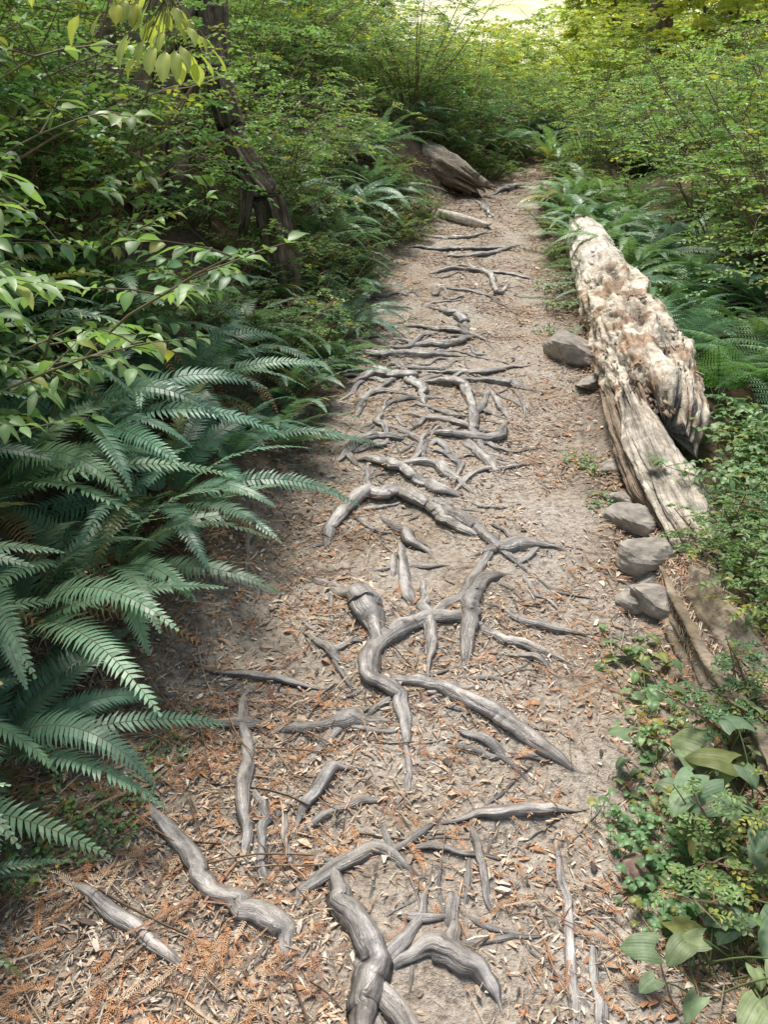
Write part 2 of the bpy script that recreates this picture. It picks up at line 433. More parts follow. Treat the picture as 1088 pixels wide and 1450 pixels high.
def sprig(x,y):
    a=rnd.uniform(0,6.283); L=rnd.uniform(.035,.10); n=int(L/.0046)
    z=G(x,y)+.012; q=rnd.random()
    c=(.56,.28,.13) if q<.5 else ((.38,.19,.11) if q<.75 else (.62,.46,.31)); kk=rnd.uniform(.7,1.2); c=tuple(w*kk for w in c)
    bend=rnd.uniform(-1.2,1.2); p=Vector((x,y,z)); wl=rnd.uniform(.007,.014)
    tl=rnd.gauss(0,.07)
    for j in range(n):
        t=j/n; aa=a+bend*t; d=Vector((math.cos(aa),math.sin(aa),tl)); s=Vector((-d.y,d.x,0)); p2=p+d*L/n
        zz=G(p2.x,p2.y)+.008
        if p2.z<zz: p2.z=zz
        i0=mb.v(p-s*.0006,(0,0),c);i1=mb.v(p+s*.0006,(0,0),c);i2=mb.v(p2+s*.0006,(0,0),c);i3=mb.v(p2-s*.0006,(0,0),c);mb.f(i0,i3,i2,i1)
        w=wl*math.sin(math.pi*min(1,.15+t*.9))**.7
        for sg in (-1,1):
            if rnd.random()<.12: continue
            e=s*sg*.8+d*.6+Vector((0,0,rnd.uniform(-.1,.35)))
            a0=mb.v(p,(0,0),c);a1=mb.v(p+e*w*.5+d*.0014,(0,0),c);a2=mb.v(p+e*w,(0,0),c);a3=mb.v(p+e*w*.5-d*.0010,(0,0),c)
            mb.f(a0,a1,a2,a3)
        p=p2
for k in range(3000):
    x,y=litter_pos()
    if y>6.5: continue
    e=min(x-XL(y),XR(y)-x)
    if e>.35 and rnd.random()<.5: continue
    sprig(x,y)
for k in range(700): sprig(*corner_pos())
def twig(x,y,L,r):
    a=rnd.uniform(0,6.283)
    c=rnd.choice([(.14,.10,.07),(.42,.32,.23),(.46,.26,.15),(.28,.21,.15),(.6,.47,.33)])
    p=Vector((x,y,G(x,y)+.012)); b=rnd.uniform(-.6,.6); prev=None
    for j in range(5):
        aa=a+b*j/4; row=[]
        for m in range(3):
            th=m*2.094; row.append(mb.v(p+Vector((-math.sin(aa)*math.cos(th)*r,math.cos(aa)*math.cos(th)*r,math.sin(th)*r)),(0,0),c))
        if prev:
            for m in range(3): mb.f(prev[m],prev[(m+1)%3],row[(m+1)%3],row[m])
        prev=row; p=p+Vector((math.cos(aa),math.sin(aa),0))*L/4; p.z=max(p.z+rnd.uniform(-.004,.004),G(p.x,p.y)+.008)
for k in range(2200):
    x,y=litter_pos(); twig(x,y,rnd.uniform(.03,.13),rnd.uniform(.0006,.0018)*(1+.1*y))
for k in range(350): twig(*corner_pos(),rnd.uniform(.05,.25),rnd.uniform(.001,.003))
obj("leaf_litter",mb.mesh("leaf_litter",[M_litter],False))
# ---------------------------------------------------------------- logs
def build_log(name,cp,radii,mat,seedo,amp=.06,rot=None,jag=.15,sides=72,step=.02,colfn=None,flat=1.0):
    c,r=catmull(cp,radii,step); n=len(c); tot=sum((c[i]-c[i-1]).length for i in range(1,n))
    mb=MB()
    def sec(th,s,i):
        ct,st=math.cos(th),math.sin(th); f=s/tot
        m=1+amp*noise.noise(Vector((ct*3.2,st*3.2,s*1.3+seedo)))+amp*.7*noise.noise(Vector((ct*9,st*9,s*2.0+seedo)))
        m+=amp*1.2*noise.noise(Vector((ct*1.2,st*1.2,s*3+seedo)))
        if rot:
            w=rot(f)
            if w>0:
                lay=noise.noise(Vector((ct*3+seedo,st*3,s*4.5)))
                sm=lay*4; fl_=math.floor(sm); fr=sm-fl_; fr=max(0,min(1,(fr-.38)/.24)); step_=(fl_+fr)/4
                m+=w*(.26*step_+.10*noise.noise(Vector((ct*1.6,st*1.6,s*5)))+.06*noise.noise(Vector((ct*10,st*10,s*12)))+.045*noise.noise(Vector((ct*22,st*22,s*42))))
        ax=0
        e=min(i,n-1-i)/max(1,n*.08)
        if e<1: ax=(1-e)*jag*(noise.noise(Vector((ct*4,st*4,seedo)))+.6*noise.noise(Vector((ct*14,st*14,seedo))))*(1 if i>n/2 else -1)*1.6
        return m,ax,flat
    def cf(th,s,i,p,m):
        return colfn(th,s/tot,p,m) if colfn else (1,1,1)
    rings(mb,c,r,sides,sec,colf=cf)
    return mb
def joinmb(a,b):
    o=len(a.V); a.V+=b.V;a.U+=b.U;a.C+=b.C;a.M+=b.M;a.F+=[tuple(i+o for i in f) for f in b.F]
def rotw(f): return .12+.88*max(0,min(1,(f-.44)/.10))
def mcol(th,f,p,m):
    w=max(0,min(1,(f-.44)/.10)); q=noise.noise(p*9); q2=noise.noise(p*28)
    c=Vector((1.0,1.0,1.0)); rotc=Vector((1.0,.96,.88))
    k=max(0,min(1,(q-.10)*6)); rotc=rotc.lerp(Vector((.56,.40,.29)),k)
    rotc=rotc*(1+.4*q2)
    c=c.lerp(rotc,w*.95)
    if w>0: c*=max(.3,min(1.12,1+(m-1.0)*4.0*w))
    g=noise.noise(p*2.3)
    if g>.15 and f<.45: c=c.lerp(Vector((.70,.62,.54)),min(1,(g-.15)*4)*.6)
    return tuple(c)
A=[P(824,328,.08),P(850,385,.13),P(882,450,.15),P(915,520,.15),P(935,575,.13),P(945,612,.10)]
mb=build_log("l",A,[.145,.168,.188,.205,.17,.09],M_log,3.0,.07,rotw,.22,140,.009,mcol)
B=[P(900,575,.18),P(928,640,.15),P(960,705,.12),P(990,765,.10),P(1010,812,.08)]
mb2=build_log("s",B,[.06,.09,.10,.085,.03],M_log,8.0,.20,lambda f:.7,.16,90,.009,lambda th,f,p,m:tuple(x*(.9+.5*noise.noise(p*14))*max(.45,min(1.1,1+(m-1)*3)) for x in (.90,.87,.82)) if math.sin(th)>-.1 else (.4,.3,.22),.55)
B3=[P(866,560,.10),P(888,620,.09),P(915,690,.08),P(942,735,.05)]
mb3=build_log("s",B3,[.04,.06,.055,.02],M_log,12.0,.25,lambda f:.9,.1,48,.010,lambda th,f,p,m:(.45,.37,.30),.8)
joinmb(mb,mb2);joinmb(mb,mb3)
for k in range(420):
    f=rnd.uniform(.05,1.0) if k<120 else rnd.uniform(.40,1.0); i=f*(len(A)-1); i0=min(int(i),len(A)-2); p=A[i0].lerp(A[i0+1],i-i0); th=rnd.uniform(-.2,3.3)
    dr=(A[i0+1]-A[i0]).normalized(); sd=dr.cross(Vector((0,0,1))).normalized(); up=sd.cross(dr)
    rr_=[.145,.168,.188,.205,.17,.09]; R=(rr_[i0]*(1-(i-i0))+rr_[i0+1]*(i-i0))*rnd.uniform(.97,1.03); n_=(sd*math.cos(th)+up*math.sin(th)); q=p+n_*R
    L=rnd.uniform(.01,.05);W=rnd.uniform(.004,.022)
    d=(dr*rnd.choice([-1,1])+n_*rnd.uniform(-.12,.06)+sd*rnd.gauss(0,.3)).normalized(); s=d.cross(n_).normalized(); T=n_*.003
    c=rnd.choice([(1,.93,.83),(.8,.66,.52),(1.1,1.06,.98),(.5,.38,.28)])
    vs=[mb.v(q+s*W*.5-d*L*.3,(0,0),c),mb.v(q-s*W*.5-d*L*.3,(.1,0),c),mb.v(q-s*W*.25+d*L,(.1,L*3),c),mb.v(q+s*W*.3+d*L*.8,(0,L*3),c)]
    vt=[mb.v(Vector(mb.V[t])+T,mb.U[t],c) for t in vs]
    mb.f(*vt)
    for m in range(4): mb.f(vs[m],vs[(m+1)%4],vt[(m+1)%4],vt[m])
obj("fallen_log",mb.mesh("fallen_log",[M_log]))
C=[P(912,720,-.04),P(950,785,.0),P(998,865,.03),P(1056,965,.03),P(1136,1090,.02),P(1206,1260,.01)]
CR=[.04,.08,.105,.115,.115,.115]
mb=build_log("d",C,CR,M_duff,20.0,.30,lambda f:.9,.1,90,.014,lambda th,f,p,m:(1.05,1.0,.95) if noise.noise(p*6)>-.2 else (.7,.66,.55))
for k in range(9000):
    f=rnd.random()*.85; i=f*(len(C)-1); i0=min(int(i),len(C)-2); p=C[i0].lerp(C[i0+1],i-i0); th=rnd.uniform(.0,3.1)
    dr=(C[i0+1]-C[i0]).normalized(); sd=dr.cross(Vector((0,0,1))).normalized(); up=sd.cross(dr); n_=sd*math.cos(th)+up*math.sin(th)
    R=(CR[i0]*(1-(i-i0))+CR[i0+1]*(i-i0))*rnd.uniform(.92,1.12); q=p+n_*R; a=rnd.uniform(0,6.28); d=(dr*math.cos(a)+n_.cross(dr)*math.sin(a)+n_*.1); s=d.cross(n_).normalized(); L=rnd.uniform(.003,.016);W=L*rnd.uniform(.15,.5)
    c=lcol(.30)
    mb.f(mb.v(q-d*L-s*W*.5,(0,0),c),mb.v(q-d*L+s*W*.5,(0.1,0),c),mb.v(q+d*L+s*W*.3,(0.1,.1),c),mb.v(q+d*L-s*W*.3,(0,.1),c),m=1)
obj("buried_log",mb.mesh("buried_log",[M_duff,M_litter]))
D=[P(548,195,.30),P(590,218,.28),P(632,240,.22),P(672,262,.12)]
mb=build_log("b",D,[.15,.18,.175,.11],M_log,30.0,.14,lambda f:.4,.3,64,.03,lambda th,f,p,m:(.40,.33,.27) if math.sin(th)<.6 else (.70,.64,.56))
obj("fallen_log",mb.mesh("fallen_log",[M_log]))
E=[P(625,302,.04),P(655,310,.04),P(692,320,.03)]
mb=build_log("b",E,[.035,.04,.025],M_log,33.0,.1,None,.1,20,.03,None); obj("fallen_branch",mb.mesh("fallen_branch",[M_log]))
T=[PY(402,330,4.6),PY(384,300,4.62),PY(362,255,4.65),PY(335,205,4.7),PY(318,150,4.75),PY(308,100,4.8),PY(300,40,4.9),PY(292,-80,5.1)]
T[0].z=G0(T[0].x,T[0].y)-.1
bc=lambda th,f,p,m:(1.9,1.8,1.7) if noise.noise(p*8)>0 else (1.0,1.0,.8)
mb=build_log("t",T,[.09,.072,.066,.06,.064,.066,.075,.085],M_bark,40.0,.35,None,.1,40,.03,bc)
for pp,rr in (([PY(280,60,5.0),PY(258,110,4.9),PY(245,190,4.8),PY(240,290,4.6)],[.07,.08,.07,.06]),([PY(235,-60,5.1),PY(205,60,4.9),PY(175,160,4.8),PY(160,270,4.6)],[.17,.20,.23,.30]),([PY(345,225,4.7),PY(352,262,4.6),PY(345,320,4.5)],[.03,.028,.02])):
    joinmb(mb,build_log("t",pp,rr,M_bark,rnd.uniform(0,90),.4,None,.1,40,.03,bc))
obj("old_tree_stump",mb.mesh("old_tree_stump",[M_bark]))
def rock(u,v,w,h,col):
    p=P(u,v,.0); dz=proj(p)[2]; R=.5*w*dz/FPX; mb=MB(); o=rnd.uniform(0,99); n=22;rows=[]
    planes=[(Vector((rnd.gauss(0,1),rnd.gauss(0,1),rnd.gauss(0,1)+.4)).normalized(),rnd.uniform(.55,.85)) for _ in range(9)]
    for i in range(n+1):
        ph=math.pi*i/n; row=[]
        for k in range(32):
            th=2*math.pi*k/32; d=Vector((math.sin(ph)*math.cos(th),math.sin(ph)*math.sin(th),math.cos(ph)))
            m=1+.2*noise.noise(d*1.6+Vector((o,0,0)))
            for pn,pd in planes:
                t=d.dot(pn)
                if t>.01: m=min(m,pd/t)
            m+=.05*noise.noise(d*6+Vector((o,0,0)))
            kk=.85+.5*noise.noise(d*3+Vector((o,5,0)))
            row.append(mb.v(d*m*R*1.25,(0,0),tuple(c*kk for c in col)))
        rows.append(row)
    for i in range(n):
        for k in range(32): mb.f(rows[i][k],rows[i+1][k],rows[i+1][(k+1)%32],rows[i][(k+1)%32])
    obj("rock",mb.mesh("rock",[M_rock],False),(p.x,p.y,G(p.x,p.y)+R*h*.15),(rnd.uniform(-.2,.2),rnd.uniform(-.2,.2),rnd.uniform(0,6)),(1,.8,h))
for a in [(815,512,88,.6),(840,550,56,.4),(872,662,52,.4),(900,748,76,.55),(926,794,100,.6),(912,846,66,.5),(952,858,90,.55),(932,828,56,.5),(886,712,50,.4),(975,905,60,.5)]:
    rock(*a,(.38,.345,.305))
rock(905,1240,56,.6,(.30,.20,.165)); rock(985,1130,40,.5,(.3,.25,.2)); rock(938,1365,26,.5,(.4,.35,.3))
# ---------------------------------------------------------------- plants
def rv(R,s=1): return Vector((R.gauss(0,s),R.gauss(0,s),R.gauss(0,s)))
def stem(mb,R,p,d,L,r0,r1,n,bend,wob,col,sides=4):
    pts=[p.copy()];ds=[d.normalized()];prev=None
    for j in range(n+1):
        dd=ds[-1]; ref=Vector((0,0,1)) if abs(dd.z)<.9 else Vector((1,0,0))
        a=dd.cross(ref).normalized();b=a.cross(dd); r=r0+(r1-r0)*j/n
        row=[mb.v(pts[-1]+(a*math.cos(6.283*k/sides)+b*math.sin(6.283*k/sides))*r,(k/sides,j/n),col) for k in range(sides)]
        if prev:
            for k in range(sides): mb.f(prev[k],prev[(k+1)%sides],row[(k+1)%sides],row[k],m=0)
        prev=row
        if j<n:
            nd_=(dd+bend/n+rv(R,wob)).normalized(); pts.append(pts[-1]+nd_*L/n); ds.append(nd_)
    return pts,ds
def kite(mb,p,d,nrm,L,W,c):
    s=d.cross(nrm).normalized(); k=nrm*W*.18
    mb.f(mb.v(p,(0,0),c),mb.v(p+d*L*.3+s*W*.45+k,(0,0),c),mb.v(p+d*L*.68+s*W*.42+k*.6,(0,0),c),mb.v(p+d*L-nrm*L*.12,(0,0),c),m=1)
    n=len(mb.V)
    mb.f(n-4,n-1,mb.v(p+d*L*.68-s*W*.42+k*.6,(0,0),c),mb.v(p+d*L*.3-s*W*.45+k,(0,0),c),m=1)
def broad(mb,p,d,nrm,L,W,c,droop=.3,heart=False,nu=4,nv=6):
    s=d.cross(nrm).normalized(); rows=[]
    for j in range(nv+1):
        t=j/nv
        w=W*.5*(math.sin(math.pi*t**.85)**.85 if not heart else (math.sin(math.pi*min(1,(t*.90+.10))**.58)**.70))
        if j==nv: w=W*.01
        cc=p+d*L*(t-.10*t*t)-nrm*L*droop*t*t
        row=[]
        for i in range(nu+1):
            q=2*i/nu-1
            back=-d*L*.22*abs(q)**1.3*(1-t)**3 if heart else Vector((0,0,0))
            k=1.0 if abs(q)>.01 else 1.15
            row.append(mb.v(cc+s*w*q+nrm*((abs(q)*w*.35 if not heart else abs(q)**.8*w*.35-q*q*w*.3) + .03*L*math.sin(t*9+q*2)*abs(q))+back,(q*.5*(w/(W*.5)+.15)+.5,t),(c[0]*k,c[1]*k,c[2]*k)))
        rows.append(row)
    for j in range(nv):
        for i in range(nu): mb.f(rows[j][i],rows[j][i+1],rows[j+1][i+1],rows[j+1][i],m=1)
def gcol(R,base_,var=.25,yel=.05):
    k=R.uniform(1-var,1+var); c=[base_[0]*k,base_[1]*k,base_[2]*k]
    if R.random()<yel: c=[c[1]*.9,c[1]*1.0,c[2]*.6]
    return tuple(c)
def make_bush(seed,H=1.2,nst=9,nb=9,ntw=4,nl=8,LL=.034,LW=.02,base_=(.14,.255,.095),spread=.55,yel=.06):
    R=random.Random(seed); mb=MB(); sc=(.20,.14,.09)
    for s in range(nst):
        a=R.uniform(0,6.283); d=Vector((math.cos(a)*spread*R.random(),math.sin(a)*spread*R.random(),1))
        pts,ds=stem(mb,R,Vector((R.gauss(0,.05),R.gauss(0,.05),-.05)),d,H*R.uniform(.65,1.1),.008,.002,8,Vector((math.cos(a)*.5,math.sin(a)*.5,-.1)),.07,sc)
        for b in range(nb):
            t=R.uniform(.18,1)**.8*(len(pts)-1); i=min(int(t),len(pts)-2); p=pts[i].lerp(pts[i+1],t-i)
            a2=R.uniform(0,6.283); bd=(Vector((math.cos(a2),math.sin(a2),R.uniform(-.1,.6)))).normalized()
            bp,bds=stem(mb,R,p,bd,H*R.uniform(.16,.34),.003,.001,4,Vector((0,0,-.25)),.1,sc,3)
            for w in range(ntw):
                q=bp[R.randint(1,len(bp)-1)]; a3=a2+R.choice([-1,1])*R.uniform(.4,1.1)
                td=Vector((math.cos(a3),math.sin(a3),R.uniform(-.25,.35))).normalized()
                tl=R.uniform(.06,.15)*H/1.2+.02; side=td.cross(Vector((0,0,1))).normalized()
                bc=gcol(R,base_,.3,yel)
                for l in range(nl):
                    lp=q+td*tl*(l+.5)/nl-Vector((0,0,.02*(l/nl)**2)); sg=1 if l%2 else -1
                    ld=(td*.55+side*sg+rv(R,.22)).normalized(); nr=(Vector((0,0,1))+rv(R,.35)).normalized()
                    k=R.uniform(.8,1.25); kite(mb,lp,ld,nr,LL*R.uniform(.6,1.2),LW*R.uniform(.8,1.15),(bc[0]*k,bc[1]*k,bc[2]*k))
    return mb
def make_shrub(seed,H=.9,base_=(.23,.38,.16)):
    R=random.Random(seed);mb=MB();sc=(.16,.13,.07)
    for s in range(6):
        a=R.uniform(0,6.283)
        pts,ds=stem(mb,R,Vector((R.gauss(0,.04),R.gauss(0,.04),-.05)),Vector((math.cos(a)*.4,math.sin(a)*.4,1)),H*R.uniform(.6,1.1),.006,.002,8,Vector((math.cos(a)*.9,math.sin(a)*.9,-.4)),.06,sc)
        for b in range(8):
            i=R.randint(2,len(pts)-1); a2=R.uniform(0,6.283)
            bp,bds=stem(mb,R,pts[i],Vector((math.cos(a2),math.sin(a2),.35)),R.uniform(.12,.3),.003,.0012,4,Vector((0,0,-.3)),.08,sc,3)
            side=Vector((-math.sin(a2),math.cos(a2),0))
            for l in range(8):
                q=bp[min(len(bp)-1,1+l//2)]; sg=1 if l%2 else -1
                ld=(bds[-1]*.7+side*sg*R.uniform(.3,1)+rv(R,.2)+Vector((0,0,-.1))).normalized(); nr=(Vector((0,0,1))+rv(R,.25)).normalized()
                broad(mb,q+ld*.008,ld,nr,R.uniform(.04,.085),R.uniform(.022,.038),gcol(R,base_,.3,.10),R.uniform(.1,.45),False,2,4)
    return mb
def frond(mb,R,az,el0,el1,L,base_,np_=38,pl=.085,pw=.016,twist=0,org=Vector((0,0,0)),var=.28):
    n=np_;p=org+Vector((math.cos(az)*.02,math.sin(az)*.02,0)); sc=(.18,.16,.06); azc=R.uniform(-.35,.35)
    c0=gcol(R,base_,var,.06); prev=None
    for j in range(n):
        t=j/(n-1); el=el0+(el1-el0)*t**1.15; aa=az+azc*t
        d=Vector((math.cos(aa)*math.cos(el),math.sin(aa)*math.cos(el),math.sin(el))); side=Vector((-math.sin(aa),math.cos(aa),0)); nr=side.cross(d)*-1
        if nr.z<0 and el<1.4: nr=-nr
        side=(side+nr*twist).normalized()
        p2=p+d*L/n; r=.0026*(1-t*.8)
        row=[mb.v(p+side*r,(0,0),sc),mb.v(p+nr*r,(0,0),sc),mb.v(p-side*r,(0,0),sc)]
        if prev:
            for k in range(3): mb.f(prev[k],prev[(k+1)%3],row[(k+1)%3],row[k],m=0)
        prev=row
        if t>.10:
            tt=(t-.10)/.9; w=pl*min(1,.55+tt*3)*(1-tt**2.2)**.9*R.uniform(.88,1.06)+.006
            for sg in (-1,1):
                if R.random()<.02: continue
                k=R.uniform(.82,1.18)*(1.12-.15*(1-tt)); c=(c0[0]*k,c0[1]*k,c0[2]*k)
                e=(side*sg+d*(.22+.5*tt+R.gauss(0,.05))+nr*(.12+R.gauss(0,.07))).normalized()
                b0=p-d*pw*.5; b1=p+d*pw*.5; m0=p+e*w*.5-nr*w*.02
                tip=p+e*w+d*w*.12-nr*w*.16
                i0=mb.v(b0,(0,0),c);i1=mb.v(b1,(0,0),c);i2=mb.v(m0+d*pw*.45,(0,0),c);i3=mb.v(m0-d*pw*.42,(0,0),c);i4=mb.v(tip,(0,0),c)
                if sg>0: mb.f(i0,i3,i2,i1,m=1);mb.f(i3,i4,i2,m=1)
                else: mb.f(i1,i2,i3,i0,m=1);mb.f(i2,i4,i3,m=1)
        p=p2
def make_fern(seed,nf=20,L=.75,base_=(.155,.285,.175),dead=4):
    R=random.Random(seed);mb=MB()
    for k in range(nf):
        az=k*2.399+R.uniform(-.3,.3); f=k/nf
        frond(mb,R,az,R.uniform(.75,1.25) if f>.35 else R.uniform(.4,.8),R.uniform(-.9,-.2),L*R.uniform(.7,1.1),base_,int(44*L/.75),R.uniform(.055,.08)*(.6+.4*L/.75),.0145,R.uniform(-.4,.4),var=.35)
    for k in range(dead): frond(mb,R,R.uniform(0,6.28),R.uniform(.2,.5),-1.1,L*R.uniform(.6,.95),(.34,.21,.09),34,.045,.007,.3)
    return mb
def make_lady(seed,nf=10,L=.7,base_=(.15,.30,.12)):
    R=random.Random(seed);mb=MB()
    for k in range(nf):
        az=k*2.399+R.uniform(-.3,.3); p=Vector((0,0,0)); n=17; el0=R.uniform(.9,1.3);el1=R.uniform(-.6,0); c0=gcol(R,base_,.2,.03)
        for j in range(n):
            t=j/(n-1); el=el0+(el1-el0)*t; d=Vector((math.cos(az)*math.cos(el),math.sin(az)*math.cos(el),math.sin(el))); side=Vector((-math.sin(az),math.cos(az),0)); nr=d.cross(side)
            if nr.z<0:nr=-nr
            i0=mb.v(p-side*.002,(0,0),c0);i1=mb.v(p+side*.002,(0,0),c0);p2=p+d*L/n;i2=mb.v(p2+side*.002,(0,0),c0);i3=mb.v(p2-side*.002,(0,0),c0);mb.f(i0,i1,i2,i3)
            if t>.2:
                tt=(t-.2)/.8; W=.2*L/.7*(1-tt)**.8+.01
                for sg in(-1,1):
                    e=(side*sg+d*.35-nr*.12).normalized(); m=int(3+11*(1-tt))
                    for q in range(m):
                        s=q/m; pp=p+e*W*s; l=.034*(1-s)**.7*(.5+.5*(1-tt))+.004
                        for s2 in(-1,1): kite(mb,pp,(d*s2+e*.35).normalized(),nr,l,l*.42,c0)
            p=p2
    return mb
def make_lily(seed,n=7,LL=.095,base_=(.20,.29,.165),wr=.86):
    R=random.Random(seed);mb=MB()
    for k in range(n):
        a=R.uniform(0,6.283); pts,ds=stem(mb,R,Vector((R.gauss(0,.03),R.gauss(0,.03),-.02)),Vector((math.cos(a)*.6,math.sin(a)*.6,1)),R.uniform(.8,2.2)*LL,.0022,.0016,5,Vector((math.cos(a)*.6,math.sin(a)*.6,0)),.04,(.15,.2,.07),5)
        d=Vector((math.cos(a),math.sin(a),R.uniform(-.35,.15))).normalized(); L=LL*R.uniform(.45,1.15)
        broad(mb,pts[-1],d,(Vector((0,0,1))+rv(R,.22)-d*d.z).normalized(),L,L*wr,gcol(R,base_,.3,.08),R.uniform(.2,.5),True,8,9)
    return mb
def make_sorrel(seed,n=60,rad=.16,LL=.02,base_=(.15,.28,.115)):
    R=random.Random(seed);mb=MB()
    for k in range(n):
        a=R.uniform(0,6.283);q=rad*math.sqrt(R.random());p=Vector((math.cos(a)*q,math.sin(a)*q,-.02))
        pts,ds=stem(mb,R,p,Vector((R.gauss(0,.2),R.gauss(0,.2),1)),R.uniform(.03,.09),.0009,.0008,2,Vector((0,0,0)),.1,(.2,.2,.08),3)
        a0=R.uniform(0,6.28);c=gcol(R,base_,.25,.05); l=LL*R.uniform(.6,1.15)
        for m in range(3):
            aa=a0+m*2.094; broad(mb,pts[-1],Vector((math.cos(aa),math.sin(aa),-.15)).normalized(),Vector((0,0,1)),l,l,c,.2,False,2,3)
    return mb
ms=[M_stem,M_leaf];mf=[M_stem,M_fern];mbd=[M_stem,M_broad];ml=[M_stem,M_lily]
BUSH=[make_bush(100+i).mesh("huckleberry_bush",ms,False) for i in range(4)]
BUSHL=[make_bush(150+i,1.5,8,8,4,8,.036,.022,(.23,.37,.14),.45,.10).mesh("huckleberry_bush_light",ms,False) for i in range(3)]
LOW=[make_bush(180+i,.38,9,7,3,7,.022,.013,(.155,.265,.105),.9,.12).mesh("low_shrub",ms,False) for i in range(3)]
FAR=[make_bush(200+i,2.4,9,9,5,6,.10,.06,(.36,.47,.16),.5,.25).mesh("far_shrub",ms,False) for i in range(3)]  # far leaves painted pale yellow-green for a sunlit look
SHR=[make_shrub(250+i).mesh("broadleaf_shrub",mbd,True) for i in range(4)]
FERN=[make_fern(300+i).mesh("sword_fern",mf,False) for i in range(5)]
FERNL=[make_fern(320+i,18,.8,(.16,.29,.13),1).mesh("sword_fern_light",mf,False) for i in range(2)]
LADY=[make_lady(350+i).mesh("lady_fern",ms,False) for i in range(2)]
LILY=[make_lily(400+i).mesh("false_lily_plant",ml,True) for i in range(4)]
IVY=[make_lily(420+i,14,.042,(.18,.30,.13),.8).mesh("woodland_ivy",mbd,True) for i in range(2)]
SOR=[make_sorrel(450+i).mesh("redwood_sorrel",mbd,True) for i in range(2)]
R=random.Random(11)
def put(name,meshes,x,y,sc,dz=0,tilt=.1,rz=None,rx=None,ry=None):
    return obj(name,R.choice(meshes),(x,y,G0(x,y)+dz),(R.gauss(0,tilt) if rx is None else rx,R.gauss(0,tilt) if ry is None else ry,R.uniform(0,6.283) if rz is None else rz),sc)
for (x,y,s) in [(-.90,1.46,.74),(-1.12,1.28,.78),(-.96,1.76,.84),(-1.25,1.62,.85),(-.78,2.02,.80),(-1.15,2.1,.9),(-.70,2.38,.80),(-1.0,2.5,.9),(-.58,2.72,.78),(-.86,2.95,.85),(-1.3,2.5,.95),(-.48,3.15,.74),(-.75,3.4,.85),(-1.1,3.2,1.0),(-.43,3.6,.7),(-.7,3.9,.7),(-.36,4.1,.66),(-.62,4.5,.5),(-.26,4.7,.6),(-.2,5.3,.6),(-.5,5.3,.6),(-1.4,2.0,.9),(-1.35,1.2,.8),(-1.06,1.10,.6),(-1.2,1.42,.85)]:
    x+=R.uniform(-.04,.04);put("sword_fern",FERN,x,y,s,rx=R.gauss(0,.08),ry=R.uniform(.1,.3))
for (x,y,s) in [(-1.15,2.35,1.1),(-1.45,2.8,1.25),(-1.15,2.95,1.05),(-1.65,2.4,1.4),(-1.5,3.5,1.15),(-1.8,3.2,1.4),(-1.75,4.0,1.2),(-1.35,1.9,1.0),(-1.6,1.9,1.2),(-1.0,2.7,.8),(-1.3,3.2,.9),(-1.5,2.5,1.3),(-1.9,3.9,1.3),(-1.0,3.3,.55)]:
    put("broadleaf_shrub",SHR,x,y,s,ry=.12)
def blocked(x,y,s,h):
    u,v,d=proj((x,y,G0(x,y)+h*.5*s)); w=.33*s*max(h,.5)/d*FPX
    if y<9.9 and y>4 and abs(u-622)<42+w: return True
    if abs(u-335)<50+w*.7 and 3<y<4.9 and v<420: return True
    return False
n=0
while n<90:
    y=2.3+12*R.random()**1.2; dl=R.uniform(.35,3.6); x=XL(y)-dl; s=R.uniform(.65,1.15)
    if y<4.2 and dl<.9: continue
    if dl<.45*s: continue
    if dl>1.2 and abs(x)>.5*y+.8: continue
    if blocked(x,y,s,1.2): continue
    if y>12 and x>-.5: s*=.8
    put("huckleberry_bush",BUSH if R.random()<.5 else BUSHL,x,y,s,-.03); n+=1
n=0
while n<150:
    y=3.5+8.5*R.random(); dl=R.uniform(.0,.6) if n<70 else R.uniform(.2,2.4); x=XL(y)-dl; s=R.uniform(.5,1.15)
    if n>=70 and y<6 and dl<.8: continue
    if y<9.6:
        u,v,d=proj((x,y,G0(x,y)+.3*s))
        if abs(u-622)<62 and v<272: continue
    put("low_shrub",LOW,x,y,s); n+=1
for k in range(26):
    y=R.uniform(5,12.0); x=XL(y)-R.uniform(.3,1.0)
    if not blocked(x,y,.7,.6): put("sword_fern",FERN,x,y,R.uniform(.6,.9),ry=.2)
n=0
while n<50:
    y=3.6+10*R.random(); dr=R.uniform(.35,3.4); x=XR(y)+dr; s=R.uniform(.6,1.05)
    if y<7.8 and x<2.2+.05*y: continue
    if dr<.5*s or x>.5*y+.9: continue
    put("huckleberry_bush",BUSH if R.random()<.25 else BUSHL,x,y,s,-.03); n+=1
for (x,y,s) in [(2.35,4.5,.95),(2.55,5.2,1.05),(2.75,5.8,1.1),(2.8,4.8,1.1),(2.9,6.6,1.1),(3.2,7.2,1.1),(3.2,6.0,1.2),(3.4,8.2,1.1),(2.9,7.8,.9)]:
    put("huckleberry_bush",BUSHL,x,y,s,-.03)
n=0
while n<26:
    y=R.uniform(4.2,9.5); x=R.uniform(1.45,3.2); 
    if x>.5*y+.6 or x<XR(y)+.45: continue
    put("low_shrub",LOW,x,y,R.uniform(.6,1.0)); n+=1
for (x,y,s) in [(1.50,4.6,.75),(1.85,5.0,.95),(1.5,5.3,.85),(2.1,4.5,.95),(1.7,5.8,.95),(2.1,5.6,1.05),(1.55,6.4,.85),(2.0,6.5,1.0),(2.35,6.2,1.1),(1.7,7.2,.9),(2.1,7.5,1.0),(2.5,7.0,1.05),(1.95,8.4,.9),(2.4,8.6,1.0),(2.4,5.2,1.0),(1.85,6.9,.9),(1.7,8.0,.8)]:
    put("sword_fern",FERNL+FERN[:1],x,y,s)
